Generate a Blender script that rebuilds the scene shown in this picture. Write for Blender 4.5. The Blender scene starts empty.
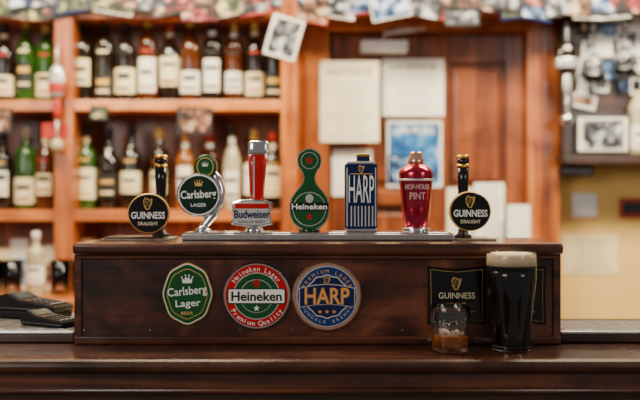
import bpy, bmesh, math, random
from mathutils import Matrix, Vector
random.seed(7)
F=888.9; ZC=1.30
def wx(px,d): return (px-320)*d/F
def wz(py,d): return ZC-(py-200)*d/F
scene=bpy.context.scene

# ------------------------------------------------------------ materials
def newmat(name):
    m=bpy.data.materials.new(name); m.use_nodes=True
    nt=m.node_tree; return m,nt,nt.nodes['Principled BSDF']
def plain(name,col,rough=0.4,metal=0.0,coat=0.0,noise=0.12,nscale=40,trans=0,ior=1.45,bump=0):
    m,nt,p=newmat(name)
    p.inputs['Roughness'].default_value=rough
    p.inputs['Metallic'].default_value=metal
    p.inputs['Coat Weight'].default_value=coat
    p.inputs['Coat Roughness'].default_value=0.08
    p.inputs['Transmission Weight'].default_value=trans
    p.inputs['IOR'].default_value=ior
    if noise>0:
        tc=nt.nodes.new('ShaderNodeTexCoord'); n=nt.nodes.new('ShaderNodeTexNoise')
        n.inputs['Scale'].default_value=nscale; n.inputs['Detail'].default_value=4
        nt.links.new(tc.outputs['Object'],n.inputs['Vector'])
        r=nt.nodes.new('ShaderNodeValToRGB')
        r.color_ramp.elements[0].position=0.3; r.color_ramp.elements[1].position=0.7
        r.color_ramp.elements[0].color=[c*(1-noise) for c in col]+[1]
        r.color_ramp.elements[1].color=[min(1,c*(1+noise)) for c in col]+[1]
        nt.links.new(n.outputs['Fac'],r.inputs['Fac']); nt.links.new(r.outputs['Color'],p.inputs['Base Color'])
        if bump:
            b=nt.nodes.new('ShaderNodeBump'); b.inputs['Strength'].default_value=bump; b.inputs['Distance'].default_value=0.002
            nt.links.new(n.outputs['Fac'],b.inputs['Height']); nt.links.new(b.outputs['Normal'],p.inputs['Normal'])
    else: p.inputs['Base Color'].default_value=list(col)+[1]
    return m
def wood(name,dark,mid,light,axis='X',scale=1.0,rough=0.3,coat=0.4,figure=0.5,bump=0.15,fscale=5,scuff=0.0):
    m,nt,p=newmat(name); N=nt.nodes.new; L=nt.links.new
    tc=N('ShaderNodeTexCoord'); mp=N('ShaderNodeMapping')
    s={'X':(1.2,22,22),'Z':(22,22,1.2),'Y':(22,1.2,22)}[axis]
    mp.inputs['Scale'].default_value=[v*scale for v in s]
    L(tc.outputs['Object'],mp.inputs['Vector'])
    n1=N('ShaderNodeTexNoise'); n1.inputs['Scale'].default_value=1.6; n1.inputs['Detail'].default_value=8; n1.inputs['Distortion'].default_value=0.8
    L(mp.outputs['Vector'],n1.inputs['Vector'])
    n2=N('ShaderNodeTexNoise'); n2.inputs['Scale'].default_value=fscale; n2.inputs['Detail'].default_value=4; n2.inputs['Distortion'].default_value=1.2
    L(tc.outputs['Object'],n2.inputs['Vector'])
    mx=N('ShaderNodeMix'); mx.inputs['Factor'].default_value=figure
    L(n1.outputs['Fac'],mx.inputs['A']); L(n2.outputs['Fac'],mx.inputs['B'])
    r=N('ShaderNodeValToRGB'); e=r.color_ramp.elements
    e[0].position=0.38; e[0].color=list(dark)+[1]; e[1].position=0.62; e[1].color=list(light)+[1]
    k=e.new(0.5); k.color=list(mid)+[1]
    L(mx.outputs['Result'],r.inputs['Fac'])
    out=r.outputs['Color']
    if scuff>0:
        n3=N('ShaderNodeTexNoise'); n3.inputs['Scale'].default_value=60; n3.inputs['Detail'].default_value=10; n3.inputs['Roughness'].default_value=0.75
        mp3=N('ShaderNodeMapping'); mp3.inputs['Scale'].default_value=(.35,1,1.2); L(tc.outputs['Object'],mp3.inputs['Vector']); L(mp3.outputs['Vector'],n3.inputs['Vector'])
        r3=N('ShaderNodeValToRGB'); r3.color_ramp.elements[0].position=.60; r3.color_ramp.elements[1].position=.74
        r3.color_ramp.elements[0].color=(0,0,0,1); r3.color_ramp.elements[1].color=(scuff,scuff,scuff,1)
        L(n3.outputs['Fac'],r3.inputs['Fac'])
        mc=N('ShaderNodeMix'); mc.data_type='RGBA'; L(r3.outputs['Color'],mc.inputs['Factor']); L(out,mc.inputs['A']); mc.inputs['B'].default_value=(min(1,light[0]*3),min(1,light[1]*3.2),min(1,light[2]*3.5),1)
        out=mc.outputs['Result']
        rr=N('ShaderNodeMapRange'); rr.inputs['To Min'].default_value=rough*.7; rr.inputs['To Max'].default_value=rough*1.6
        L(n2.outputs['Fac'],rr.inputs['Value']); L(rr.outputs['Result'],p.inputs['Roughness'])
    else: p.inputs['Roughness'].default_value=rough
    L(out,p.inputs['Base Color'])
    b=N('ShaderNodeBump'); b.inputs['Strength'].default_value=bump; b.inputs['Distance'].default_value=0.001
    L(n1.outputs['Fac'],b.inputs['Height']); L(b.outputs['Normal'],p.inputs['Normal'])
    p.inputs['Coat Weight'].default_value=coat; p.inputs['Coat Roughness'].default_value=0.15
    return m
def picture(name,cols,scale=30):
    m,nt,p=newmat(name); N=nt.nodes.new; L=nt.links.new
    tc=N('ShaderNodeTexCoord'); n=N('ShaderNodeTexNoise'); n.inputs['Scale'].default_value=scale; n.inputs['Detail'].default_value=2
    L(tc.outputs['Object'],n.inputs['Vector']); r=N('ShaderNodeValToRGB'); e=r.color_ramp.elements
    e[0].position=0.40; e[0].color=list(cols[0])+[1]; e[1].position=0.66; e[1].color=list(cols[-1])+[1]
    for i,c in enumerate(cols[1:-1]):
        k=e.new(0.40+0.26*(i+1)/(len(cols)-1)); k.color=list(c)+[1]
    L(n.outputs['Fac'],r.inputs['Fac']); L(r.outputs['Color'],p.inputs['Base Color']); p.inputs['Roughness'].default_value=0.35
    return m

W_BOX=wood('mahogany_box',(0.013,0.0025,0.001),(0.062,0.012,0.004),(0.17,0.044,0.015),'X',0.7,0.30,0.3,0.62,0.2,9,0.4)
W_SLAB=wood('mahogany_slab',(0.022,0.0045,0.0018),(0.065,0.015,0.005),(0.13,0.036,0.013),'X',1.0,0.22,0.6,0.3,0.2,6,0.4)
W_CTR=wood('counter_varnish',(0.02,0.006,0.003),(0.05,0.015,0.007),(0.11,0.035,0.015),'X',1.0,0.24,0.4,0.4,0.25,8,0.4)
W_SHELF=wood('shelf_pine',(0.26,0.055,0.006),(0.54,0.145,0.018),(0.80,0.28,0.045),'X',0.8,0.35,0.3,0.4)
W_POST=wood('post_pine',(0.20,0.040,0.005),(0.42,0.105,0.013),(0.64,0.20,0.030),'Z',0.8,0.35,0.3,0.4)
W_BACK=wood('shelf_back_wood',(0.13,0.028,0.004),(0.29,0.070,0.009),(0.46,0.13,0.020),'Z',0.8,0.4,0.2,0.4)
W_DOOR=wood('door_wood',(0.08,0.016,0.003),(0.20,0.044,0.008),(0.35,0.092,0.018),'Z',0.8,0.33,0.4,0.4)
W_DARK=wood('dark_oak',(0.015,0.005,0.003),(0.04,0.013,0.006),(0.08,0.028,0.012),'X',0.8,0.35,0.3,0.4)
PLAST=plain('plaster_cream',(0.95,0.60,0.18),0.8,noise=0.08,nscale=6,bump=0.2)
FLOORM=plain('floor_stone',(0.12,0.09,0.07),0.6,noise=0.3,nscale=8)
BLACK=plain('black_gloss',(0.003,0.003,0.0035),0.18,coat=0.3,noise=0.2)
BLKM=plain('black_plastic',(0.008,0.008,0.009),0.35,noise=0.2)
GREY=plain('grey_rubber',(0.05,0.05,0.055),0.5)
KEYG=plain('light_key_rubber',(0.22,0.22,0.23),0.5)
STEELD=plain('dull_steel',(0.30,0.30,0.31),0.38,0.9,noise=0.15,nscale=60)
CHROME=plain('chrome',(0.80,0.80,0.82),0.12,1.0,noise=0.03)
STEEL=plain('brushed_steel',(0.62,0.62,0.63),0.28,1.0,noise=0.1,nscale=90)
SILV=plain('silver_paint',(0.68,0.66,0.63),0.3,0.5,noise=0.05)
GOLD=plain('gold',(0.85,0.52,0.12),0.25,1.0,noise=0.08)
GOLDP=plain('gold_paint',(0.72,0.44,0.12),0.4,0.2,noise=0.08)
COPPER=plain('copper_rim',(0.80,0.47,0.33),0.22,0.9,noise=0.08)
WHITE=plain('white_enamel',(0.92,0.90,0.84),0.35,noise=0.02)
CREAM=plain('cream_enamel',(0.80,0.72,0.48),0.4,noise=0.05)
GREEN=plain('green_enamel',(0.001,0.075,0.015),0.25,coat=0.3,noise=0.15)
GREEND=plain('dark_green_enamel',(0.001,0.022,0.010),0.22,coat=0.3,noise=0.1)
RED=plain('red_enamel',(0.50,0.003,0.005),0.22,coat=0.3,noise=0.1)
PINK=plain('crimson_metal',(0.50,0.03,0.065),0.20,0.9,coat=0.2,noise=0.1)
BLUE=plain('blue_enamel',(0.002,0.026,0.16),0.22,coat=0.3,noise=0.1)
BLUED=plain('navy_enamel',(0.001,0.008,0.065),0.22,coat=0.3,noise=0.1)
ORANGE=plain('orange_gold',(0.90,0.36,0.06),0.35,noise=0.05)
GLASS=plain('clear_glass',(1,1,1),0.0,trans=1.0,ior=1.45,noise=0)
STOUT=plain('stout',(0.003,0.0012,0.0008),0.10,noise=0.1)
FOAM=plain('cream_foam',(0.80,0.60,0.40),0.6,noise=0.05,nscale=200,bump=0.1)
WHISKY=plain('whisky',(0.85,0.27,0.025),0.0,trans=0.75,ior=1.35,noise=0)
ICE=plain('ice',(1.0,0.93,0.82),0.08,trans=0.75,ior=1.2,noise=0)
CORK=plain('cork_mat',(0.22,0.18,0.13),0.8,noise=0.3,nscale=150)
PAPER=plain('paper',(0.92,0.81,0.60),0.7,noise=0.03)
PAPERW=plain('paper_white',(0.95,0.90,0.78),0.7,noise=0.03)
PAPERY=plain('paper_yellowed',(0.96,0.76,0.42),0.7,noise=0.04)
INK=plain('ink',(0.30,0.25,0.20),0.7,noise=0.1)
SCREEN=plain('lcd_screen',(0.05,0.07,0.065),0.12,noise=0.05)
G_AMB=plain('amber_glass',(0.07,0.016,0.002),0.08,coat=0.5,noise=0.4,nscale=12)
G_LAMB=plain('light_amber_glass',(0.32,0.09,0.008),0.08,coat=0.5,noise=0.4,nscale=12)
G_DK=plain('dark_glass',(0.012,0.007,0.004),0.08,coat=0.5,noise=0.2)
G_GR=plain('green_glass',(0.02,0.065,0.006),0.08,coat=0.5,noise=0.4,nscale=12)
G_CLR=plain('pale_glass',(0.50,0.40,0.24),0.08,coat=0.5,noise=0.2,nscale=12)
LCREAM=plain('label_cream',(0.88,0.74,0.44),0.6,noise=0.08)
LWHITE=plain('label_white',(0.94,0.88,0.74),0.6,noise=0.06)
LBLACK=plain('label_black',(0.02,0.02,0.02),0.5)
LRED=plain('label_red',(0.42,0.025,0.012),0.5)
LGOLD=plain('label_gold',(0.65,0.40,0.09),0.45)
PIC=[picture('photo_print_a',[(0.01,0.01,0.012),(0.20,0.07,0.03),(0.7,0.48,0.32)]),
     picture('photo_print_b',[(0.006,0.02,0.07),(0.10,0.2,0.42),(0.75,0.8,0.9)]),
     picture('photo_print_c',[(0.02,0.01,0.01),(0.4,0.03,0.03),(0.8,0.7,0.5)]),
     picture('photo_print_d',[(0.012,0.012,0.014),(0.12,0.12,0.14),(0.75,0.75,0.78)]),
     picture('photo_print_e',[(0.01,0.025,0.012),(0.15,0.16,0.06),(0.75,0.55,0.3)])]
POSTER=picture('poster_blue',[(0.01,0.07,0.25),(0.03,0.2,0.50),(0.30,0.50,0.75)],18)

# ------------------------------------------------------------ builder
GC={}
def glyphs(s,bold=0.012):
    if (s,bold) in GC: return GC[(s,bold)]
    cu=bpy.data.curves.new('txt','FONT'); cu.body=s; cu.size=1; cu.extrude=0.01; cu.offset=bold; cu.resolution_u=3
    ob=bpy.data.objects.new('txt',cu); scene.collection.objects.link(ob)
    dg=bpy.context.evaluated_depsgraph_get(); dg.update()
    me=bpy.data.meshes.new_from_object(ob.evaluated_get(dg))
    v=[tuple(x.co) for x in me.vertices]; f=[tuple(p.vertices) for p in me.polygons]
    bpy.data.objects.remove(ob); bpy.data.curves.remove(cu); bpy.data.meshes.remove(me)
    GC[(s,bold)]=(v,f); return v,f
class B:
    def __init__(s,origin=(0,0,0)):
        s.v=[];s.f=[];s.m=[];s.s=[];s.mats=[];s.o=Vector(origin);s.M=Matrix.Identity(4)
    def add(s,v,f,m,smooth=False,recalc=True):
        if m not in s.mats: s.mats.append(m)
        k=s.mats.index(m); o=len(s.v)
        if recalc:
            bm=bmesh.new(); vs=[bm.verts.new(c) for c in v]
            for fc in f:
                try: bm.faces.new([vs[i] for i in fc])
                except ValueError: pass
            bmesh.ops.recalc_face_normals(bm,faces=bm.faces); bm.verts.index_update()
            f=[[x.index for x in fc.verts] for fc in bm.faces]; v=[x.co[:] for x in bm.verts]; bm.free()
        for c in v: s.v.append((s.M@Vector(c))[:])
        for fc in f: s.f.append([i+o for i in fc]); s.m.append(k); s.s.append(smooth)
    def box(s,x0,x1,y0,y1,z0,z1,m,bev=0,seg=2,R=None):
        bm=bmesh.new(); bmesh.ops.create_cube(bm,size=1)
        for v in bm.verts: v.co=Vector(((x1-x0)*v.co.x,(y1-y0)*v.co.y,(z1-z0)*v.co.z))
        if bev: bmesh.ops.bevel(bm,geom=list(bm.edges),offset=bev,segments=seg,affect='EDGES',profile=0.5)
        c=Vector(((x0+x1)/2,(y0+y1)/2,(z0+z1)/2))
        for v in bm.verts: v.co=(R@v.co if R else v.co)+c
        bm.verts.index_update()
        s.add([v.co[:] for v in bm.verts],[[v.index for v in f.verts] for f in bm.faces],m,False,False); bm.free()
    def lathe(s,prof,m,c=(0,0,0),seg=32,a0=0,a1=2*math.pi,sy=1.0,smooth=True,facet=False):
        full=abs(a1-a0-2*math.pi)<1e-6; n=seg if full else seg+1
        v=[];f=[];idx=[]
        for r,z in prof:
            row=[]
            if r<=1e-7: v.append((c[0],c[1],c[2]+z)); row=[len(v)-1]*n
            else:
                for i in range(n):
                    a=a0+(a1-a0)*i/seg; v.append((c[0]+r*math.cos(a),c[1]+r*sy*math.sin(a),c[2]+z)); row.append(len(v)-1)
            idx.append(row)
        for j in range(len(prof)-1):
            for i in range(seg):
                k=(i+1)%n if full else i+1
                q=[idx[j][i],idx[j][k],idx[j+1][k],idx[j+1][i]]; u=[]
                for t in q:
                    if t not in u: u.append(t)
                if len(u)>2: f.append(u)
        s.add(v,f,m,smooth)
    def prism(s,pts,yf,yb,m,bev=0,c=(0,0)):
        n=len(pts); v=[]
        P=[(x+c[0],z+c[1]) for x,z in pts]
        mx=sum(p[0] for p in P)/n; mz=sum(p[1] for p in P)/n
        v+=[(x,yb,z) for x,z in P]
        sz=max(max(abs(p[0]-mx),abs(p[1]-mz)) for p in P); k=1-bev/sz
        if bev: v+=[(x,yf+bev,z) for x,z in P]
        v+=[(mx+(x-mx)*k,yf,mz+(z-mz)*k) for x,z in P]
        L=len(v)//n; f=[list(range(n))[::-1],list(range((L-1)*n,L*n))]
        for l in range(L-1):
            for i in range(n): f.append([l*n+i,l*n+(i+1)%n,(l+1)*n+(i+1)%n,(l+1)*n+i])
        s.add(v,f,m)
    def tube(s,path,rad,m,seg=12,cap=True):
        path=[Vector(p) for p in path]; n=len(path)
        if not hasattr(rad,'__len__'): rad=[rad]*n
        v=[];f=[];up=None
        for i,p in enumerate(path):
            t=(path[min(i+1,n-1)]-path[max(i-1,0)]).normalized()
            if up is None: up=t.orthogonal().normalized()
            else: up=(up-t*up.dot(t)).normalized()
            w=t.cross(up)
            for k in range(seg):
                a=2*math.pi*k/seg; v.append((p+(up*math.cos(a)+w*math.sin(a))*rad[i])[:])
        for i in range(n-1):
            for k in range(seg): f.append([i*seg+k,i*seg+(k+1)%seg,(i+1)*seg+(k+1)%seg,(i+1)*seg+k])
        if cap: f.append(list(range(seg))); f.append(list(range((n-1)*seg,n*seg)))
        s.add(v,f,m,True)
    def text(s,t,w,h,cx,cz,y,m,rot=0,bold=0.012,th=0.0006,arch=0):
        v,f=glyphs(t,bold)
        if not v: return
        x0=min(a[0] for a in v);x1=max(a[0] for a in v);y0=min(a[1] for a in v);y1=max(a[1] for a in v)
        out=[]
        for a in v:
            X=((a[0]-x0)/(x1-x0)-0.5)*w; Z=((a[1]-y0)/(y1-y0)-0.5)*h
            Z-=arch*(2*X/w)**2
            c_,s_=math.cos(rot),math.sin(rot)
            out.append((cx+X*c_-Z*s_, y-(th if a[2]>0 else 0), cz+X*s_+Z*c_))
        s.add(out,f,m,False,False)
    def arctext(s,t,R,size,cx,cz,y,m,span,bottom=False,bold=0.01,th=0.0006):
        n=len(t)
        for i,ch in enumerate(t):
            if ch==' ': continue
            phi=(i-(n-1)/2)/(n-1)*span if n>1 else 0
            v,f=glyphs(ch,bold); x0=min(a[0] for a in v);x1=max(a[0] for a in v); out=[]
            rr=R if not bottom else -R
            px=R*math.sin(phi); pz=rr*math.cos(phi); ro=phi if bottom else -phi
            for a in v:
                X=(a[0]-(x0+x1)/2)*size; Z=(a[1]-0.35)*size
                out.append((cx+px+X*math.cos(ro)-Z*math.sin(ro),y-(th if a[2]>0 else 0),cz+pz+X*math.sin(ro)+Z*math.cos(ro)))
            s.add(out,f,m,False,False)
    def done(s,name):
        me=bpy.data.meshes.new(name); me.from_pydata([(Vector(c)-s.o)[:] for c in s.v],[],s.f)
        for m in s.mats: me.materials.append(m)
        me.polygons.foreach_set('material_index',s.m); me.polygons.foreach_set('use_smooth',s.s); me.update()
        ob=bpy.data.objects.new(name,me); ob.location=s.o; scene.collection.objects.link(ob); return ob
def ell(rx,rz,n=64,lob=0,k=6,ph=0):
    return [((rx*(1+lob*math.cos(k*a+ph)))*math.sin(a),(rz*(1+lob*math.cos(k*a+ph)))*math.cos(a)) for a in [2*math.pi*i/n for i in range(n)]]
def star(r,n=5,q=0.42):
    return [((r if i%2==0 else r*q)*math.sin(math.pi*i/n),(r if i%2==0 else r*q)*math.cos(math.pi*i/n)) for i in range(2*n)]
def rrect(w,h,r,n=5):
    o=[]
    for cx,cz,a0 in ((w/2-r,h/2-r,0),(-w/2+r,h/2-r,90),(-w/2+r,-h/2+r,180),(w/2-r,-h/2+r,270)):
        for i in range(n+1):
            a=math.radians(a0+90*i/n); o.append((cx+r*math.cos(a),cz+r*math.sin(a)))
    return o
def harp(b,cx,cz,h,y,m):
    t=h*0.05
    b.tube([(cx-h*.35,y,cz-h*.1),(cx-h*.38,y,cz+h*.25),(cx-h*.25,y,cz+h*.5),(cx-h*.05,y,cz+h*.42),(cx+h*.15,y,cz+h*.3),(cx+h*.35,y,cz+h*.42)],t,m,6)
    b.tube([(cx+h*.35,y,cz+h*.42),(cx+h*.28,y,cz),(cx+h*.05,y,cz-h*.5),(cx-h*.15,y,cz-h*.5),(cx-h*.35,y,cz-h*.1)],t*1.2,m,6)
    for i in range(5):
        x=-0.22+i*0.11; b.tube([(cx+h*x,y,cz+h*(.42-abs(x)*.2)),(cx+h*(x+.03),y,cz-h*(.35-0.05*i))],t*.35,m,4)
def crown(b,cx,cz,w,y,m):
    pts=[(-.5,-.35),(.5,-.35),(.6,.25),(.3,0),(.2,.45),(0,.1),(-.2,.45),(-.3,0),(-.6,.25)]
    b.prism([(x*w,z*w) for x,z in pts],y-0.0008,y,m,c=(cx,cz))
    for x,z in ((.6,.32),(.2,.52),(-.2,.52),(-.6,.32)): b.prism(ell(w*.09,w*.09,10),y-0.0008,y,m,c=(cx+x*w,cz+z*w))

CT=1.057      # counter top
BT=1.228      # tap stand top
# ------------------------------------------------------------ room
b=B((0,3.15,0)); b.box(-2.4,2.4,3.15,3.27,0,2.8,PLAST); b.done('wall_back')
b=B(); b.box(-2.4,2.4,-1.5,3.15,-0.05,0,FLOORM); b.done('floor')

# ------------------------------------------------------------ bar counter
b=B((0,1.6,0))
X0,X1=-1.5,1.5
def extr(b,pts,x0,x1,m,smooth=False):
    n=len(pts); v=[(x0,y,z) for y,z in pts]+[(x1,y,z) for y,z in pts]
    f=[list(range(n)),list(range(n,2*n))[::-1]]+[[i,(i+1)%n,n+(i+1)%n,n+i] for i in range(n)]
    b.add(v,f,m,smooth)
nose=[(1.82,CT),(1.362,CT)]+[(1.362-0.011*math.sin(a),CT-0.011+0.011*math.cos(a)) for a in [math.pi*i/8 for i in range(1,8)]]+[(1.362,CT-0.022),(1.82,CT-0.022)]
extr(b,nose,X0,X1,W_CTR)
b.box(X0,X1,1.366,1.80,CT-0.047,CT-0.022,W_SLAB,0.002)
b.tube([(X0,1.366,CT-0.05),(X1,1.366,CT-0.05)],0.0045,W_SLAB,12)
b.box(X0,X1,1.385,1.78,0.0,CT-0.047,W_DARK)
for i in range(6):
    x=-1.4+i*0.48
    b.box(x,x+0.40,1.377,1.386,0.2,0.93,W_SLAB,0.004)
b.done('bar_counter')

# ------------------------------------------------------------ tap stand (raised box)
b=B((0,1.6,CT))
xl,xr=wx(76,1.5),wx(559,1.5)
b.box(xl,xr,1.50,1.70,CT,BT-0.020,W_BOX,0.001)
b.box(wx(72,1.487),wx(564,1.487),1.486,1.715,BT-0.020,BT,W_SLAB,0.006,3)
b.box(xl+0.001,xr-0.001,1.495,1.5005,BT-0.028,BT-0.020,W_SLAB,0.002)
b.box(xl-0.002,xr+0.002,1.492,1.5005,CT,CT+0.014,W_SLAB,0.003)
b.box(xl-0.002,xl+0.010,1.496,1.5005,CT,BT-0.02,W_SLAB,0.001)
b.box(xr-0.010,xr+0.002,1.496,1.5005,CT,BT-0.02,W_SLAB,0.001)
for px in (84,150,240,292,402,550):   # screw heads
    b.prism(ell(.0018,.0018,14),1.4990,1.5005,STEELD,0.0005,(wx(px,1.5),CT+.0235))
b.done('tap_stand')

b=B((0,1.62,BT)); x0,x1=wx(181,1.56),wx(455,1.56)
b.box(x0,x1,1.565,1.675,BT,BT+0.012,STEEL,0.0025)
b.box(x0+0.004,x1-0.004,1.57,1.67,BT+0.012,BT+0.0145,CHROME,0.001)
b.done('tap_rail')
RT=BT+0.0145
for px0,px1 in ((106,172),(432,492)):
    b=B((wx((px0+px1)/2,1.62),1.62,BT)); 
    xa,xb=wx(px0,1.62),wx(px1,1.62)
    if px0>300: xa=x1+0.004
    b.box(xa,xb,1.575,1.69,BT,BT+0.003,CORK,0.001)
    if px0<300: b.box(xa+0.004,xb-0.012,1.58,1.68,BT+0.003,BT+0.006,W_DARK,0.001,R=Matrix.Rotation(0.06,3,'Z'))
    b.done('bar_mat')

# ------------------------------------------------------------ taps (depth 1.62)
D=1.62; S=D/F
def TX(px): return wx(px,D)
def TZ(py): return wz(py,D)
def stout_tap(hx,bx,bz,z0):
    b=B((TX(hx),D,z0)); x=TX(hx); y=D
    b.lathe([(0,0),(0.016,0),(0.016,0.004),(0.010,0.008),(0.0075,0.02),(0.0075,0.03),(0,0.03)],BLKM,(x,y,z0),24)
    top=TZ(155)-z0
    b.lathe([(0,0.028),(0.0075,0.028),(0.008,0.06),(0.0105,top*0.7),(0.0115,top-0.022),(0,top-0.022)],BLACK,(x,y,z0),28)
    b.lathe([(0,top-0.022),(0.0122,top-0.022),(0.0122,top-0.017),(0,top-0.017)],GOLD,(x,y,z0),28)
    b.lathe([(0,top-0.017),(0.0115,top-0.017),(0.012,top-0.006),(0,top-0.006)],BLACK,(x,y,z0),28)
    b.lathe([(0,top-0.006),(0.0125,top-0.006),(0.0125,top-0.001),(0.010,top),(0,top)],GOLD,(x,y,z0),28)
    cx,cz=TX(bx),TZ(bz); r=20.5*S
    b.box(min(cx,x)-0.004,max(cx,x)+0.004,y-0.018,y,cz-0.008,cz+0.008,BLKM)
    b.prism(ell(r,r*0.96),y-0.026,y-0.014,GOLDP,0.002,(cx,cz))
    b.prism(ell(r*0.95,r*0.91),y-0.0275,y-0.016,BLACK,0.0015,(cx,cz))
    yy=y-0.0276
    b.text('GUINNESS',r*1.62,r*0.34,cx,cz-r*0.10,yy,WHITE,bold=0.02)
    b.text('DRAUGHT',r*0.95,r*0.17,cx,cz-r*0.50,yy,CREAM)
    harp(b,cx,cz+r*0.46,r*0.55,yy,GOLDP)
    b.done('beer_tap')
stout_tap(161,151,213,BT+0.006)
stout_tap(463,468,211,BT+0.003)

b=B((TX(203),D,RT)); cx,cz=TX(200),TZ(195)
b.lathe([(0,0),(0.016,0),(0.015,0.004),(0.008,0.008),(0.006,0.012),(0,0.012)],CHROME,(TX(203),D,RT),24)
b.tube([(TX(201),D,RT+0.006),(TX(206),D,TZ(224)),(TX(214),D,TZ(214)),(TX(220),D,TZ(202)),(TX(221),D,TZ(190)),(TX(217),D,TZ(178)),(TX(210),D,TZ(168))],[0.007,0.007,0.0085,0.0085,0.0085,0.008,0.006],CHROME,16)
b.tube([(TX(208),D,TZ(221)),(cx,D-0.006,cz-0.02)],0.005,CHROME,12)
r=22*S
b.prism(ell(11.5*S,12.5*S,40),D-0.012,D+0.004,GREEN,0.003,(TX(206),TZ(167)))
b.prism(ell(8.5*S,9.5*S,40),D-0.0127,D-0.01,GOLDP,0.0005,(TX(206),TZ(167)))
b.prism(ell(7.5*S,8.5*S,40),D-0.0133,D-0.01,GREEN,0.0005,(TX(206),TZ(167)))
crown(b,TX(206),TZ(165),5*S,D-0.0134,WHITE)
b.prism(ell(r,r*.98),D-0.018,D-0.004,CHROME,0.002,(cx,cz))
b.prism(ell(r*.93,r*.92),D-0.0190,D-0.01,WHITE,0.001,(cx,cz))
b.prism(ell(r*.87,r*.86),D-0.0197,D-0.01,GREEND,0.0006,(cx,cz))
b.text('Carlsberg',r*1.60,r*0.48,cx,cz-r*.02,D-0.0198,WHITE,rot=0.05,bold=0.02)
crown(b,cx,cz+r*.50,r*.30,D-0.0198,GOLDP)
b.text('LAGER',r*.7,r*.16,cx,cz-r*.45,D-0.0198,WHITE)
b.done('beer_tap')

b=B((TX(256),D,RT)); cx=TX(253); cz=TZ(213)
b.lathe([(0,0),(0.018,0),(0.017,0.005),(0.009,0.010),(0.008,0.03),(0,0.03)],CHROME,(TX(254),D,RT),24)
def loft(b,secs,m,y=D):
    v=[];f=[]; N=24
    for (c,z,w,d) in secs:
        for i in range(N):
            a=2*math.pi*i/N; ca,sa=math.cos(a),math.sin(a); e=0.6
            v.append((c+w*math.copysign(abs(ca)**e,ca),y+d*math.copysign(abs(sa)**e,sa),z))
    L=len(secs)
    f=[list(range(N)),list(range((L-1)*N,L*N))]
    for l in range(L-1):
        for i in range(N): f.append([l*N+i,l*N+(i+1)%N,(l+1)*N+(i+1)%N,(l+1)*N+i])
    b.add(v,f,m,True)
loft(b,[(TX(257),TZ(205),6*S,0.007),(TX(257),TZ(190),7.5*S,0.009),(TX(257.5),TZ(165),9*S,0.010),(TX(258),TZ(155),9.6*S,0.010)],RED)
loft(b,[(TX(258),TZ(155),9.6*S,0.010),(TX(258),TZ(153),10.2*S,0.011),(TX(258.5),TZ(144),10.4*S,0.011),(TX(258.5),TZ(141),9*S,0.009)],CHROME)
b.box(TX(253.5),TX(255),D-0.0112,D-0.008,TZ(198),TZ(157),SILV)
bow=[(-21,10),(-12,13),(0,14),(12,13),(20,10),(18,0),(20,-11),(10,-13),(0,-13.5),(-10,-13),(-21,-11),(-19,0)]
b.prism([(x*S,z*S) for x,z in bow],D-0.022,D-0.006,CHROME,0.002,(cx,cz))
b.prism([(x*S*.90,z*S*.86) for x,z in bow],D-0.0228,D-0.01,SILV,0.0008,(cx,cz))
b.box(TX(236),TX(270),D-0.0234,D-0.02,TZ(208.5),TZ(203.5),RED,0.0004)
b.text('Budweiser',35*S,8*S,cx,TZ(214),D-0.0232,BLUED,bold=0.02)
b.text('KING OF BEERS',26*S,2.5*S,cx,TZ(221.5),D-0.0229,BLUED,bold=0)
b.done('beer_tap')

b=B((TX(310),D,RT)); cx=TX(309.5)
b.lathe([(0,0),(0.020,0),(0.018,0.005),(0.010,0.008),(0.009,0.016),(0,0.016)],GREEND,(cx,D,RT),24)
hw=[(230,7),(227,12),(222,16.5),(215,19.5),(207,20),(199,18.5),(192,14),(187,9.5),(182,6.5),(177,6),(172,7.5),(167,11),(161,12.5),(155,11),(151,7.5),(149,3)]
sil=[(h*S,TZ(p)) for p,h in hw]; pts=[(x,z) for x,z in sil]+[(-x,z) for x,z in sil[::-1]]
pts=[(x+cx,z) for x,z in pts]
def scaled_outline(inset): 
    o=[((h-inset)*S,TZ(p)+(inset*S if p>225 else (-inset*S if p<155 else 0))) for p,h in hw if h>inset]
    return [(x+cx,z) for x,z in o]+[(-x+2*cx-cx,z) for x,z in o[::-1]]
b.prism(pts,D-0.014,D+0.008,STEEL,0)
b.prism(scaled_outline(1.1),D-0.0165,D-0.01,GREEN,0)
b.prism(ell(16.5*S,17*S),D-0.0180,D-0.012,SILV,0.0008,(cx,TZ(209)))
b.prism(ell(15.7*S,16.2*S),D-0.0186,D-0.012,GREEN,0.0006,(cx,TZ(209)))
b.prism(rrect(38*S,7.5*S,1*S),D-0.0198,D-0.014,BLACK,0.0005,(cx,TZ(206.5)))
b.text('Heineken',35*S,5.6*S,cx,TZ(206.5),D-0.0199,WHITE,bold=0.02)
b.prism(star(4*S),D-0.0194,D-0.016,RED,0,(cx,TZ(216.5)))
b.prism(ell(4*S,4.5*S,24),D-0.0192,D-0.016,SILV,0,(cx,TZ(198.5)))
b.prism(ell(8.5*S,8.5*S,32),D-0.0172,D-0.012,SILV,0.0005,(cx,TZ(161)))
b.prism(ell(7.8*S,7.8*S,32),D-0.0178,D-0.012,GREEN,0.0005,(cx,TZ(161)))
b.prism(star(4.5*S),D-0.0184,D-0.016,RED,0,(cx,TZ(161)))
b.done('beer_tap')

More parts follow.
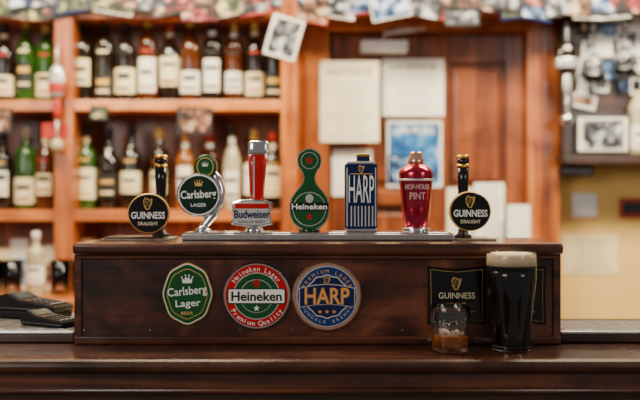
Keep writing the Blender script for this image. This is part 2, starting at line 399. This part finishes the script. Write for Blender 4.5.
b=B((TX(361),D,RT)); cx=TX(361)
b.box(TX(346),TX(376),D-0.018,D+0.018,RT,RT+0.006,CHROME,0.002)
b.box(TX(344.5),TX(377),D-0.016,D+0.016,RT+0.006,TZ(164),BLUED,0.003,3)
b.box(TX(347),TX(374.5),D-0.014,D+0.014,TZ(164),TZ(161.5),SILV,0.001)
b.box(TX(356.5),TX(369.5),D-0.009,D+0.009,TZ(162),TZ(157),BLUED,0.001)
b.box(TX(356),TX(370),D-0.010,D+0.010,TZ(157),TZ(154),GOLD,0.001)
for px in (346.8,375): b.box(TX(px-.6),TX(px+.6),D-0.0166,D-0.015,RT+0.01,TZ(168),SILV)
b.text('HARP',25*S,27*S,cx,TZ(189),D-0.0162,WHITE,bold=0.0)
b.box(TX(350),TX(372),D-0.0166,D-0.015,TZ(174.5),TZ(173.7),GOLDP)
harp(b,cx,TZ(169.5),7*S,D-0.0164,GOLDP)
for i,px in enumerate((351,354.5,358,361.5,365,368.5,372)): b.box(TX(px-.6),TX(px+.6),D-0.0166,D-0.015,RT+0.010,TZ(206),SILV)
b.done('beer_tap')

b=B((TX(416),D,RT)); cx=TX(416)
h=TZ(152)-RT
b.lathe([(0,0),(13.5*S,0),(14*S,0.004),(13*S,0.008),(0,0.008)],CHROME,(cx,D,RT),32)
b.lathe([(0,0.006),(13*S,0.008),(14.5*S,TZ(205)-RT),(17*S,TZ(180)-RT),(17.6*S,TZ(174)-RT),(17*S,TZ(171)-RT),(11*S,TZ(165.5)-RT),(8*S,TZ(164)-RT),(0,TZ(164)-RT)],PINK,(cx,D,RT),40)
b.lathe([(0,TZ(165)-RT),(8*S,TZ(165)-RT),(8*S,TZ(160)-RT),(6.8*S,TZ(158)-RT),(6.5*S,TZ(153.5)-RT),(5.5*S,h),(0,h)],COPPER,(cx,D,RT),32)
b.lathe([(17.2*S,TZ(181)-RT),(17.8*S,TZ(180.5)-RT),(17.9*S,TZ(179.5)-RT),(17.2*S,TZ(179)-RT)],SILV,(cx,D,RT),40)
def ctext(t,w,hh,cz,R,m,bold=0.01):
    v,f=glyphs(t,bold); x0=min(a[0] for a in v);x1_=max(a[0] for a in v);y0=min(a[1] for a in v);y1=max(a[1] for a in v); o=[]
    for a in v:
        X=((a[0]-x0)/(x1_-x0)-0.5)*w; Z=((a[1]-y0)/(y1-y0)-0.5)*hh; rr=R+(0.0005 if a[2]>0 else -0.0005)
        o.append((cx+rr*math.sin(X/R),D-rr*math.cos(X/R),cz+Z))
    b.add(o,f,m,False,False)
TPINK=plain('pale_rose_print',(0.62,0.38,0.36),0.4,noise=0.05)
ctext('HOP-HOUSE',26*S,5*S,TZ(187),16.7*S,TPINK,0.01)
ctext('PINT',16*S,7*S,TZ(196),16.0*S,TPINK,0.01)
b.done('beer_tap')

# ------------------------------------------------------------ badges on stand front
D2=1.5; S2=D2/F; Y=1.4995
cx,cz=wx(188,D2),wz(293.5,D2)
b=B((cx,Y,cz)); q=lambda k:ell(24.5*S2*k,30.5*S2*k,96,0.02,8,0)
b.prism(q(1),Y-0.006,Y,GOLDP,0.001,(cx,cz)); b.prism(q(.965),Y-0.0066,Y-0.003,WHITE,0.0004,(cx,cz))
b.prism(q(.935),Y-0.0072,Y-0.003,GREEN,0.0004,(cx,cz)); b.prism(q(.81),Y-0.0078,Y-0.003,GOLDP,0.0004,(cx,cz)); b.prism(q(.785),Y-0.0082,Y-0.003,GREEN,0.0004,(cx,cz))
b.text('Carlsberg',39*S2,11*S2,cx,cz+2*S2,Y-0.0084,WHITE,rot=0.10,bold=0.01)
b.text('Lager',25*S2,9*S2,cx+1*S2,cz-10*S2,Y-0.0084,WHITE,rot=0.06,bold=0.01)
crown(b,cx,cz+14*S2,9*S2,Y-0.0083,WHITE)
b.text('BEER',12*S2,3*S2,cx,cz-19*S2,Y-0.0084,GOLDP)
b.done('beer_badge')
cx,cz=wx(257,D2),wz(295.5,D2); R=33.5*S2
b=B((cx,Y,cz))
b.prism(ell(R,R),Y-0.007,Y,CHROME,0.002,(cx,cz)); b.prism(ell(R*.93,R*.93),Y-0.0078,Y-0.003,RED,0.0004,(cx,cz))
b.prism(ell(R*.70,R*.70),Y-0.0084,Y-0.003,SILV,0.0004,(cx,cz)); b.prism(ell(R*.67,R*.67),Y-0.0089,Y-0.003,GREEN,0.0004,(cx,cz))
b.prism(ell(R*.5,R*.5),Y-0.0093,Y-0.003,SILV,0.0004,(cx,cz)); b.prism(ell(R*.48,R*.48),Y-0.0097,Y-0.003,GREEN,0.0004,(cx,cz))
b.arctext('Heineken Lager',R*.81,R*.20,cx,cz,Y-0.0080,WHITE,1.9,False,0.0)
b.arctext('Premium Quality',R*.81,R*.20,cx,cz,Y-0.0080,WHITE,2.0,True,0.0)
b.prism(rrect(57*S2,15*S2,1.5*S2),Y-0.0106,Y-0.003,GREEND,0.0005,(cx,cz))
b.prism(rrect(55.5*S2,13.5*S2,1.5*S2),Y-0.0111,Y-0.003,WHITE,0.0005,(cx,cz))
b.text('Heineken',50*S2,9.5*S2,cx,cz,Y-0.0112,BLACK,bold=0.02)
b.prism(star(R*.16),Y-0.0103,Y-0.004,RED,0,(cx,cz+R*.38)); b.prism(star(R*.10),Y-0.0103,Y-0.004,WHITE,0,(cx,cz-R*.36))
b.done('beer_badge')
cx,cz=wx(327,D2),wz(296,D2); R=35*S2
b=B((cx,Y,cz))
b.prism(ell(R,R),Y-0.007,Y,COPPER,0.003,(cx,cz)); b.prism(ell(R*.87,R*.87),Y-0.0078,Y-0.003,SILV,0.0004,(cx,cz))
b.prism(ell(R*.84,R*.84),Y-0.0083,Y-0.003,BLUE,0.0004,(cx,cz))
b.prism(ell(R*.62,R*.62,64,0.03,12),Y-0.0090,Y-0.003,SILV,0.0004,(cx,cz)); b.prism(ell(R*.58,R*.58,64,0.03,12),Y-0.0094,Y-0.003,BLUED,0.0004,(cx,cz))
b.arctext('PREMIUM LAGER',R*.72,R*.14,cx,cz,Y-0.0085,ORANGE,2.3,False,0)
b.arctext('DUNDALK BREWED',R*.72,R*.13,cx,cz,Y-0.0085,SILV,2.3,True,0)
rib=[(-27,8),(-12,11),(0,12),(12,11),(27,8),(27,-10),(12,-8),(0,-7.5),(-12,-8),(-27,-10)]
b.prism([(x*S2*1.04,z*S2*1.08) for x,z in rib],Y-0.0098,Y-0.003,SILV,0.0004,(cx,cz))
b.prism([(x*S2,z*S2) for x,z in rib],Y-0.0102,Y-0.003,BLUED,0.0004,(cx,cz))
b.text('HARP',45*S2,17*S2,cx,cz+0.5*S2,Y-0.0104,COPPER,bold=0.035)
b.text('HARP',44*S2,16*S2,cx,cz+0.8*S2,Y-0.0112,ORANGE,bold=0.0)
harp(b,cx,cz+16*S2,8*S2,Y-0.0097,GOLDP)
for dx in (-7,0,7): b.prism(star(2.2*S2),Y-0.0102,Y-0.008,ORANGE,0,(cx+dx*S2,cz-15*S2))
b.done('beer_badge')
for c in (456,516):
    cx,cz=wx(c,D2),wz(295,D2); b=B((cx,Y,cz)); w,h_=58*S2,58*S2
    sh=[(-.5,.5),(-.25,.47),(0,.45),(.25,.47),(.5,.5),(.49,.0),(.5,-.5),(.25,-.47),(0,-.455),(-.25,-.47),(-.5,-.5),(-.49,0)]
    f_=lambda k:[(x*w*k,z*h_*k) for x,z in sh]
    b.prism(f_(1),Y-0.007,Y,BLACK,0.0015,(cx,cz)); b.prism(f_(.90),Y-0.0074,Y-0.003,GOLDP,0.0002,(cx,cz)); b.prism(f_(.888),Y-0.0078,Y-0.003,BLACK,0.0002,(cx,cz))
    harp(b,cx,cz+12*S2,12*S2,Y-0.0080,GOLDP)
    b.text('GUINNESS',36*S2,6*S2,cx,cz+0*S2,Y-0.0079,CREAM,bold=0.0)
    b.text('STOUT',18*S2,3.5*S2,cx,cz-9*S2,Y-0.0079,GOLDP,bold=0)
    b.box(cx-18*S2,cx+18*S2,Y-0.0082,Y-0.006,cz-16.4*S2,cz-16*S2,GOLDP)
    b.done('beer_plaque')

# ------------------------------------------------------------ stout pint
gx,gy=wx(511.5,1.442),1.442
outer=[(0,0),(29.5,0),(31,1.5),(31,5),(30.3,14),(31.2,30),(33.4,55),(36.5,80),(39.3,102),(40.6,120),(40.6,135),(39.8,148),(39,157)]
b=B((gx,gy,CT)); mm=0.001
inner=[(38.5,157.6),(38.1,157),(38.9,148),(39.6,135),(39.6,120),(38.3,102),(35.5,80),(32.4,55),(30.1,30),(29.0,14),(26,8),(0,7)]
b.lathe([(r*mm,z*mm) for r,z in outer+inner],GLASS,(gx,gy,CT),64)
liq=[(0,6.8),(25.9,7.8),(29.1,13.9),(30.2,30),(32.5,55),(35.6,80),(38.4,102),(39.7,120),(39.7,137),(0,137)]
b.lathe([(r*mm,z*mm) for r,z in liq],STOUT,(gx,gy,CT),64)
b.lathe([(0,.1371),(.0399,.1371),(.0392,.148),(.0384,.1545),(.034,.1568),(.02,.158),(0,.1582)],FOAM,(gx,gy,CT),64)
b.done('pint_of_stout')
# ------------------------------------------------------------ whisky tumbler
tx,ty=wx(450,1.432),1.432
b=B((tx,ty,CT))
v=[];f=[];N=96
def ringpts(R,z,fac):
    o=[]
    for i in range(N):
        a=2*math.pi*i/N; k=1-fac*(0.5-0.5*math.cos(12*a)); o.append((tx+R*k*math.cos(a),ty+R*k*math.sin(a),CT+z))
    return o
rings=[(0.0255,0,0),(0.0275,0.001,0.03),(0.0285,0.006,0.05),(0.0295,0.025,0.05),(0.0305,0.043,0.035),(0.0312,0.047,0.0),(0.0318,0.060,0.0),(0.0324,0.0725,0),(0.0319,0.0732,0),(0.0314,0.0725,0),(0.0307,0.060,0),(0.0292,0.040,0),(0.0276,0.020,0),(0.0262,0.0085,0),(0.018,0.007,0)]
for R_,z_,k_ in rings: v+=ringpts(R_,z_,k_)
L=len(rings); f=[list(range(N)),list(range((L-1)*N,L*N))]
for l in range(L-1):
    for i in range(N): f.append([l*N+i,l*N+(i+1)%N,(l+1)*N+(i+1)%N,(l+1)*N+i])
b.add(v,f,GLASS,True)
b.lathe([(0,.0068),(.0182,.0068),(.0264,.0083),(.0277,.020),(.0282,.026),(0,.026)],WHISKY,(tx,ty,CT),48)
for (dx,dy,dz,a) in ((-.010,-.006,.029,.5),(.010,-.002,.028,1.1)):
    b.box(tx+dx-.007,tx+dx+.007,ty+dy-.007,ty+dy+.007,CT+dz-.007,CT+dz+.007,ICE,0.002,2,R=Matrix.Rotation(a,3,'Z')@Matrix.Rotation(a*.6,3,'X'))
b.done('whisky_glass')

# ------------------------------------------------------------ drip trays
for side,(xa,xb,yb) in {'l':(-0.98,wx(73,1.5),1.76),'r':(wx(562,1.5),0.98,1.64)}.items():
    b=B(((xa+xb)/2,1.6,CT))
    b.box(xa,xb,1.51,yb-.005,CT,CT+0.015,W_DARK,0.003)
    b.box(xa,xb,1.505,yb,CT+0.015,CT+0.021,STEEL,0.002)
    b.box(xa+.008,xb-.008,1.513,yb-.008,CT+0.0205,CT+0.022,STEELD,0.0005)
    x=xa+0.02
    while x<xb-0.03:
        b.box(x,x+0.010,1.525,yb-.02,CT+0.0215,CT+0.0226,STEEL); x+=0.034
    b.done('drip_tray')
# ------------------------------------------------------------ card terminals
def terminal(x,y,rot,z,sc,cradle=0):
    b=B((x,y,z)); b.M=Matrix.Translation((x,y,z+cradle))@Matrix.Rotation(rot,4,'Z')@Matrix.Scale(sc,4)
    w=.037; pr=[(-.078,0),(.078,0),(.082,.012),(.080,.036),(.052,.042),(.018,.028),(-.076,.018),(-.082,.009)]
    v=[(-w,p[0],p[1]) for p in pr]+[(w,p[0],p[1]) for p in pr]; n=len(pr)
    bm=bmesh.new(); vs=[bm.verts.new(c) for c in v]
    bm.faces.new(vs[:n]); bm.faces.new(vs[n:][::-1])
    for i in range(n): bm.faces.new([vs[i],vs[n+i],vs[n+(i+1)%n],vs[(i+1)%n]])
    bmesh.ops.recalc_face_normals(bm,faces=bm.faces)
    bmesh.ops.bevel(bm,geom=list(bm.edges),offset=.003,segments=3,affect='EDGES'); bm.verts.index_update()
    b.add([q_.co[:] for q_ in bm.verts],[[q_.index for q_ in fc.verts] for fc in bm.faces],BLKM,False,False); bm.free()
    sl=.010/.094; T=Matrix.Rotation(math.atan(sl),3,'X')
    for r_ in range(4):
        for c_ in range(3):
            yy=-.064+r_*.018; zz=.018+(yy+.076)*sl
            b.box(-.025+c_*.018,-.012+c_*.018,yy-.005,yy+.005,zz-.001,zz+.003,KEYG if r_==0 else GREY,.001,1,R=T)
    sl2=.014/.034; zz=.028+.017*sl2
    b.box(-.028,.028,.020,.050,zz-.001,zz+.0015,SCREEN,.0005,1,R=Matrix.Rotation(math.atan(sl2),3,'X'))
    b.box(-.0375,.0375,-.075,.075,.007,.009,STEELD,.0005)
    if cradle:
        b.M=Matrix.Translation((x,y,z))@Matrix.Rotation(rot,4,'Z')@Matrix.Scale(sc,4)
        b.box(-.045,.045,-.07,.085,0,cradle/sc+.001,BLKM,.004)
        b.box(-.040,.040,.078,.090,0,cradle/sc+.030,BLKM,.004)
    b.done('card_terminal')
terminal(wx(37,1.68),1.675,math.radians(68),CT+.0226,.80,.012)
terminal(wx(50,1.565),1.568,math.radians(62),CT+.0226,.62)

# ------------------------------------------------------------ back bar shelving
YS=2.88
xL=-1.75; xR=wx(297,YS)
Z1,Z2,Z3=wz(100,YS),wz(210,YS),wz(14,YS)
b=B(((xL+xR)/2,3.0,1.0))
b.box(xL,xR,3.11,3.149,1.0,2.3,W_BACK)
for z in (Z1,Z2): b.box(xL,xR,YS,3.11,z-0.036,z,W_SHELF,0.003)
b.box(xL,xR,YS,3.11,Z3-0.015,Z3+0.02,W_SHELF,0.003)
for pa,pb in ((54,73),(281,297)):
    b.box(wx(pa,YS-.012),wx(pb,YS-.012),YS-.012,3.11,1.0,2.3,W_POST,0.003)
b.box(xL,xR+0.02,2.66,3.149,0.96,1.0,W_SHELF,0.004)
b.box(xL,xR,2.70,3.149,0.0,0.96,W_BACK,0.002)
for i in range(4): b.box(xL+0.05+i*.42,xL+.42+i*.42,2.688,2.702,.1,.88,W_SHELF,.004)
b.done('back_bar_shelf')
def bottle(b,x,y,z,r,h,g,l,c,kind=0):
    if kind==0: p=[(0,0),(.94,0),(1,.02),(1,.60),(.93,.655),(.62,.715),(.40,.76),(.35,.80),(.34,.93),(0,.93)]
    elif kind==1: p=[(0,0),(.96,0),(1,.015),(1,.66),(.90,.72),(.45,.755),(.34,.79),(.34,.93),(0,.93)]
    else: p=[(0,0),(.80,0),(.86,.03),(1,.50),(.98,.58),(.70,.68),(.42,.75),(.36,.80),(.36,.93),(0,.93)]
    b.lathe([(a*r,q_*h) for a,q_ in p],g,(x,y,z),20)
    b.lathe([(0,.86*h),(.42*r,.86*h),(.42*r,.985*h),(.36*r,h),(0,h)],c,(x,y,z),14)
    hw_=random.choice([45,58,66,74]); a0,a1=math.radians(270-hw_),math.radians(270+hw_)
    lo=random.uniform(.06,.20); hi=lo+random.uniform(.22,.40)
    k0=1.0 if kind<2 else .91; k1=1.0 if kind<2 else .985
    b.lathe([(r*1.03*k0,lo*h),(r*1.03*k1,hi*h)],l,(x,y,z),14,a0,a1)
    st=LBLACK if l in(LCREAM,LWHITE,LGOLD) else LGOLD
    st2=random.choice([LGOLD,LRED,LBLACK]) if l in(LCREAM,LWHITE) else LCREAM
    zb_=lo+(hi-lo)*random.uniform(.50,.70)
    b.lathe([(r*1.045,zb_*h),(r*1.045,(zb_+random.uniform(.03,.07))*h)],st,(x,y,z),10,math.radians(235),math.radians(305))
    b.lathe([(r*1.045,(lo+.04)*h),(r*1.045,(lo+.07)*h)],st2,(x,y,z),10,math.radians(235),math.radians(305))
    if random.random()<.55: b.lathe([(r*1.02,.565*h),(r*1.02,.595*h)] if kind!=2 else [(r*.5,.735*h),(r*.46,.75*h)],st2,(x,y,z),10,math.radians(240),math.radians(300))
    if random.random()<.6: b.lathe([(.375*r,.77*h),(.375*r,.84*h)],l,(x,y,z),12)
def row(name,items,z):
    b=B((wx(items[0][0],2.97),2.97,z))
    for (px,g,l,c,k,h) in items:
        bottle(b,wx(px,2.97),2.97+random.uniform(-.012,.012),z,random.uniform(.031,.0375),h+random.uniform(-.012,.006),g,l,c,k)
    b.done(name)
row('liquor_bottles',[(-42,G_AMB,LWHITE,LBLACK,1,.29),(-18,G_GR,LBLACK,LRED,0,.28),(5,G_DK,LCREAM,LBLACK,0,.28),(27,G_GR,LBLACK,LGOLD,0,.29),(46.5,G_GR,LCREAM,LGOLD,1,.28)],Z1)
row('liquor_bottles',[(83,G_DK,LCREAM,LBLACK,0,.29),(105,G_DK,LBLACK,LBLACK,1,.29),(126,G_DK,LCREAM,LBLACK,0,.285),(148,G_AMB,LWHITE,LGOLD,1,.30),(170,G_DK,LCREAM,LRED,2,.285),(191,G_AMB,LWHITE,LGOLD,0,.295),(212.5,G_DK,LWHITE,LBLACK,1,.285),(234,G_AMB,LWHITE,LGOLD,1,.29),(255,G_DK,LCREAM,LGOLD,0,.28),(274,G_DK,LBLACK,LRED,2,.28)],Z1)
row('liquor_bottles',[(-40,G_AMB,LWHITE,LBLACK,1,.28),(-20,G_GR,LWHITE,LRED,0,.28),(3,G_DK,LWHITE,LBLACK,0,.28),(25,G_GR,LCREAM,LWHITE,1,.285),(46,G_AMB,LCREAM,LBLACK,0,.28)],Z2)
row('liquor_bottles',[(86,G_GR,LCREAM,LBLACK,0,.285),(108,G_DK,LBLACK,LBLACK,2,.28),(131,G_DK,LCREAM,LBLACK,0,.275),(160,G_DK,LCREAM,LGOLD,1,.27),(185,G_LAMB,LWHITE,LGOLD,0,.275),(209,G_AMB,LWHITE,LRED,1,.27),(232,G_CLR,LWHITE,LBLACK,2,.28),(254,G_AMB,LWHITE,LGOLD,0,.275),(273,G_DK,LCREAM,LRED,0,.27)],Z2)
row('liquor_bottles',[(px,random.choice([G_AMB,G_DK,G_DK,G_GR]),random.choice([LCREAM,LWHITE,LBLACK]),LBLACK,0,.28) for px in (90,115,140,168,195,222,250)],Z3+.02)
b=B((wx(36,2.8),2.8,1.0)); bottle(b,wx(36,2.8),2.8,1.0,.030,.20,G_CLR,LWHITE,LWHITE,1); b.done('syrup_bottle')
b=B((wx(10,2.8),2.8,1.0))
for i,px in enumerate((-30,-8,12,60,82)):
    x=wx(px,2.82)
    b.lathe([(0,0),(.028,0),(.034,.11),(.0325,.11),(.027,.004),(0,.004)],GLASS,(x,2.82,1.0),20)
b.done('pint_glasses')
b=B((wx(20,2.95),2.95,1.0))
for i,(px,m,h) in enumerate(((4,PAPERY,.14),(22,LWHITE,.17),(50,PAPER,.15),(85,PAPERY,.17),(110,LRED,.16),(135,PAPER,.17))):
    x=wx(px,2.98); b.box(x-.03,x+.03,2.95,3.02,1.0,1.0+h,m,.003); b.box(x-.022,x+.022,2.948,2.952,1.02,1.02+h*.5,PIC[i%5],0)
b.done('snack_boxes')

# ------------------------------------------------------------ door
DY=3.085
b=B((wx(425,DY),3.1,0)); xa,xb=wx(330,DY),wx(527,DY); zt=wz(34,DY)
stile=.07
b.box(xa,xb,DY+.025,3.149,0.0,zt,W_DOOR)
for x in (xa,xb-stile*1.0): b.box(x,x+stile,DY,DY+.03,0,zt,W_DOOR,.004)
mid=wx(437,DY); b.box(mid-.04,mid+.04,DY,DY+.03,0,zt,W_DOOR,.004)
for z0,z1 in ((zt-.10,zt),(wz(205,DY),wz(190,DY)),(.0,.18),(.62,.74)): b.box(xa+stile,xb-stile,DY+.001,DY+.03,z0,z1,W_DOOR,.004)
for xs,xe in ((xa+stile+.02,mid-.06),(mid+.06,xb-stile-.02)):
    for z0,z1 in ((wz(188,DY)+.02,zt-.12),(.76,wz(207,DY)-.02),(.20,.60)):
        b.box(xs,xe,DY+.012,DY+.03,z0,z1,W_DOOR,.010)
b.done('door_1')
b=B((wx(425,DY),3.08,0))
b.box(wx(298,3.04),wx(329,3.05),3.04,3.149,0,2.25,W_POST,.005)
b.box(wx(528,3.04),wx(560,3.04),3.04,3.149,0,2.25,W_POST,.005)
b.box(wx(304,3.04),wx(312,3.04),3.03,3.05,0,2.2,W_POST,.004)
b.box(wx(542,3.03),wx(550,3.03),3.03,3.05,0,2.2,W_DOOR,.004)
b.box(wx(329,3.05),wx(528,3.04),3.045,3.149,zt+.003,2.02,W_SHELF,.004)
b.done('trim_1')
b=B((.5,3.0,1.93)); b.box(xR+.003,1.6,2.90,3.0395,wz(10,2.9),wz(10,2.9)+.03,W_SHELF,.003); b.done('trim_2')
b=B((wx(385,3.05),3.05,wz(46,3.05)))
b.box(wx(361,3.03),wx(408,3.03),3.03,DY,wz(52,3.03),wz(40,3.03),WHITE,.005)
b.tube([(wx(384,3.03),3.04,wz(40,3.03)),(wx(384,3.02),3.02,wz(34,3.03)),(wx(425,3.02),3.0,wz(30,3.03))],.006,SILV,10)
b.tube([(wx(425,3.02),3.0,wz(30,3.03)),(wx(388,3.02),3.03,wz(28,3.03))],.005,STEEL,10)
b.done('door_closer')

# ------------------------------------------------------------ papers & posters
def sheet(name,px0,px1,py0,py1,y,m,lines=True,rot=0.0,ink=INK,border=None,head=None):
    x0,x1,z0,z1=wx(px0,y),wx(px1,y),wz(py1,y),wz(py0,y); cx,cz=(x0+x1)/2,(z0+z1)/2
    b=B((cx,y,cz)); b.M=Matrix.Translation((cx,0,cz))@Matrix.Rotation(rot,4,'Y')@Matrix.Translation((-cx,0,-cz))
    b.box(x0,x1,y-.002,y,z0,z1,m)
    if border: 
        b.box(x0+.008,x1-.008,y-.0026,y-.0015,z0+.008,z1-.008,border)
    if head: b.text(head,(x1-x0)*.75,(z1-z0)*.10,cx,z1-(z1-z0)*.14,y-.0026,ink,bold=.02)
    if lines:
        n=max(3,int((z1-z0)/.018))
        for i in range(1,n):
            if head and i/n<.24: continue
            z=z1-(z1-z0)*i/n; w=(x1-x0)*random.uniform(.22,.40)
            b.box(cx-w,cx+w,y-.003,y-.0015,z-.0022,z+.0012,ink)
    b.done(name)
sheet('notice_paper',320,379,61,142,DY-.048,PAPER,head='NOTICE')
sheet('notice_paper',382,444,59,116,DY-.001,PAPERW,head='LICENCE')
sheet('poster',387,442,121,187,DY-.001,PAPERW,False,0,WHITE,POSTER,head='LIVE MUSIC')
sheet('poster',388,420,155,184,DY-.005,BLUED,False,0.03,INK,PIC[1])
sheet('notice_paper',474,504,183,238,DY-.001,PAPERW)
sheet('notice_paper',447,472,188,240,DY-.001,PAPER)
sheet('notice_paper',507,530,205,240,DY-.046,PAPERW,False)
sheet('notice_paper',332,372,150,196,DY-.001,PAPERW,False)
sheet('notice_paper',563,618,235,274,3.149,PAPERY)
sheet('polaroid_photo',268,300,17,58,YS-.0145,PAPERW,False,.28,INK,PIC[3])
sheet('hanging_card',177,212,107,134,YS-.002,LBLACK,False,.05,INK,PIC[0])
sheet('hanging_card',-6,12,108,133,YS-.002,LBLACK,False,.05,INK,PIC[0])
sheet('hanging_card',42,68,123,138,YS-.014,LRED,False,.0)
sheet('hanging_card',90,108,106,120,YS-.002,LBLACK,False,.05,INK,PIC[4])
b=B((wx(584,3.149),3.149,wz(205,3.149))); cx,cz=b.o.x,b.o.z
b.box(cx-.045,cx+.045,3.139,3.1495,cz-.042,cz+.042,WHITE,.004); b.box(cx-.012,cx+.012,3.134,3.141,cz-.018,cz+.018,WHITE,.002); b.done('light_switch')
b=B((wx(634,3.14),3.14,wz(208,3.14))); cx,cz=b.o.x,b.o.z
b.box(cx-.05,cx+.06,3.135,3.1495,cz-.035,cz+.035,LRED,.003); b.box(cx-.04,cx+.05,3.133,3.136,cz-.02,cz+.02,LBLACK,.001); b.done('wall_sign')

# ------------------------------------------------------------ pinned photo strips along the top
b=B((0,YS-.02,1.95))
for layer in range(2):
    x=-1.3+layer*.03
    while x<1.15:
        w=random.uniform(.08,.14); h=random.uniform(.065,.11); zc=1.932+layer*.022+random.uniform(-.018,.018)
        y=(YS-.018 if x<xR-.06 else 2.893)+random.uniform(-.004,.002)-layer*.006
        b.M=Matrix.Translation((x,y,zc))@Matrix.Rotation(random.uniform(-.22,.22),4,'Y')
        b.box(-w/2,w/2,-.001,.001,-h/2,h/2,random.choice([PAPERW,LBLACK,LBLACK,BLUED,LBLACK,LRED]))
        g_=random.choice([.002,.004,.008])
        b.box(-w/2+g_,w/2-g_,-.002,0,-h/2+g_,h/2-g_,random.choice([PIC[0],PIC[1],PIC[3],PIC[0],PIC[2],PIC[4],PIC[3]]))
        x+=w*.8
b.done('pinned_photos')

# ------------------------------------------------------------ right-hand display case
b=B((wx(610,3.0),3.05,1.8)); xa,xb=wx(562,2.99),1.65; zb=wz(165,2.96)
b.box(xa,xb,3.0,3.149,zb+.03,2.3,W_DARK,.004)
b.box(xa-.01,xb,2.95,3.149,zb,zb+.035,W_DARK,.008,3)
b.box(xa,xa+.035,2.975,3.002,zb+.035,2.3,W_DARK,.004)
b.box(xa,xa+.12,3.02,3.149,zb-.035,zb,W_DARK,.01,3)
b.done('display_case')
b=B((wx(610,2.97),2.97,1.85))
for r_ in range(6):
    for c_ in range(7):
        x=wx(586+c_*19+random.uniform(-5,5),2.99); z=wz(6+r_*20+random.uniform(-5,5),2.99)
        if 575<320+x*F/2.99<632 and z<wz(105,2.99): continue
        w=random.uniform(.045,.09); h=random.uniform(.045,.09)
        b.M=Matrix.Translation((x,2.990-random.uniform(0,.012),z))@Matrix.Rotation(random.uniform(-.25,.25),4,'Y')
        b.box(-w/2,w/2,-.001,.001,-h/2,h/2,random.choice([PAPERW,WHITE,LBLACK,WHITE]))
        b.box(-w/2+.006,w/2-.006,-.002,0,-h/2+.010,h/2-.006,random.choice([PIC[1],PIC[3],PIC[3],PIC[0],PIC[1],WHITE]))
b.done('pinned_photos')
b=B((wx(603,2.96),2.96,wz(131,2.96))); cx,cz=b.o.x,b.o.z
b.box(cx-.095,cx+.095,2.962,2.985,zb+.035,zb+.035+.135,BLKM,.003); b.box(cx-.082,cx+.082,2.959,2.964,zb+.047,zb+.158,PAPERW); b.box(cx-.068,cx+.068,2.957,2.960,zb+.055,zb+.150,PIC[3]); b.done('picture_frame')
def orn(px,y,z_top,body,band,glassm,k=1.0):
    b=B((wx(px,y),y,z_top)); x=wx(px,y)
    b.tube([(x,y+.008,z_top),(x,y,z_top-.03),(x,y,z_top-.08)],.004,SILV,8)
    b.lathe([(0,0),(.018*k,.004),(.024*k,.02),(.026*k,.06),(.022*k,.09),(.010*k,.105),(0,.107)],body,(x,y,z_top-.17),24,sy=.6)
    b.lathe([(.0245*k,.018),(.0275*k,.03),(.0275*k,.045),(.0255*k,.05)],band,(x,y,z_top-.17),24,sy=.6)
    b.lathe([(0,0),(.010,.004),(.014,.03),(.012,.06),(.006,.07),(0,.07)],band,(x,y,z_top-.24),20,sy=.6)
    b.tube([(x,y,z_top-.24),(x,y,z_top-.30)],.004,SILV,8)
    b.lathe([(0,0),(.018,.008),(.024,.024),(.018,.04),(0,.048)],glassm,(x,y,z_top-.345),20)
    b.done('hanging_ornament')
orn(57,2.835,wz(45,2.835),SILV,LRED,G_CLR)
orn(567,2.93,wz(22,2.93),G_DK,SILV,CHROME,1.4)
for px,py in ((594,28),(624,22)):
    y=2.945; x=wx(px,y); z=wz(py,y); b=B((x,y,z))
    b.lathe([(0,0),(.030,-.001),(.030,-.003),(.004,-.006),(.0035,-.075),(.012,-.085),(.030,-.105),(.036,-.135),(.031,-.175),(.0295,-.175),(.0345,-.135),(.0285,-.106),(.010,-.088),(0,-.086)],GLASS,(x,y,z),28)
    b.tube([(x,y,z+.001),(x,y,z+.03),(x,y+.03,z+.05)],.003,SILV,8)
    b.done('wine_glass')
row2=B((wx(622,2.95),2.95,zb+.035))
for px,g in ((637,G_CLR),(656,G_AMB)):
    bottle(row2,wx(px,2.975),2.975,zb+.0355,.028,.25,g,LWHITE,LBLACK,0)
row2.done('liquor_bottles')

# ------------------------------------------------------------ lights
def area(name,loc,target,sx,sy,power,col):
    l=bpy.data.lights.new(name,'AREA'); l.shape='RECTANGLE'; l.size=sx; l.size_y=sy; l.energy=power; l.color=col
    o=bpy.data.objects.new(name,l); o.location=loc; o.rotation_euler=(Vector(target)-Vector(loc)).to_track_quat('-Z','Y').to_euler(); scene.collection.objects.link(o)
area('window_daylight',(-1.7,-0.6,2.1),(0,1.6,1.15),1.1,1.0,30,(1,.96,.90))
area('window_daylight',(1.9,-0.4,2.0),(0.2,1.8,1.15),0.7,0.9,12,(1,.96,.90))
area('back_wall_fill',(-.7,2.0,2.6),(-.5,3.0,1.45),1.0,.35,70,(1,.85,.58))  # added unseen light above the aisle, brightens the shelving
area('back_wall_fill',(1.0,2.0,2.6),(.9,3.1,1.45),.9,.35,72,(1,.87,.62))  # its right-hand twin, also added, brightens door and plaster
area('counter_backlight',(.15,2.35,2.15),(.15,1.45,1.05),1.4,.12,9,(1,.90,.74))  # added strip light, no real fitting; backlights tumbler, gives counter its sheen
w=bpy.data.worlds.new('World'); scene.world=w; w.use_nodes=True
bg=w.node_tree.nodes['Background']; bg.inputs['Color'].default_value=(1,.92,.82,1); bg.inputs['Strength'].default_value=.18

# ------------------------------------------------------------ camera
c=bpy.data.cameras.new('Camera'); co=bpy.data.objects.new('Camera',c); scene.collection.objects.link(co)
co.location=(0,0,ZC); co.rotation_euler=(math.radians(90),0,0); c.lens=50; c.sensor_width=36
c.dof.use_dof=True; c.dof.focus_distance=1.53; c.dof.aperture_fstop=2.2; c.clip_start=.05
scene.camera=co
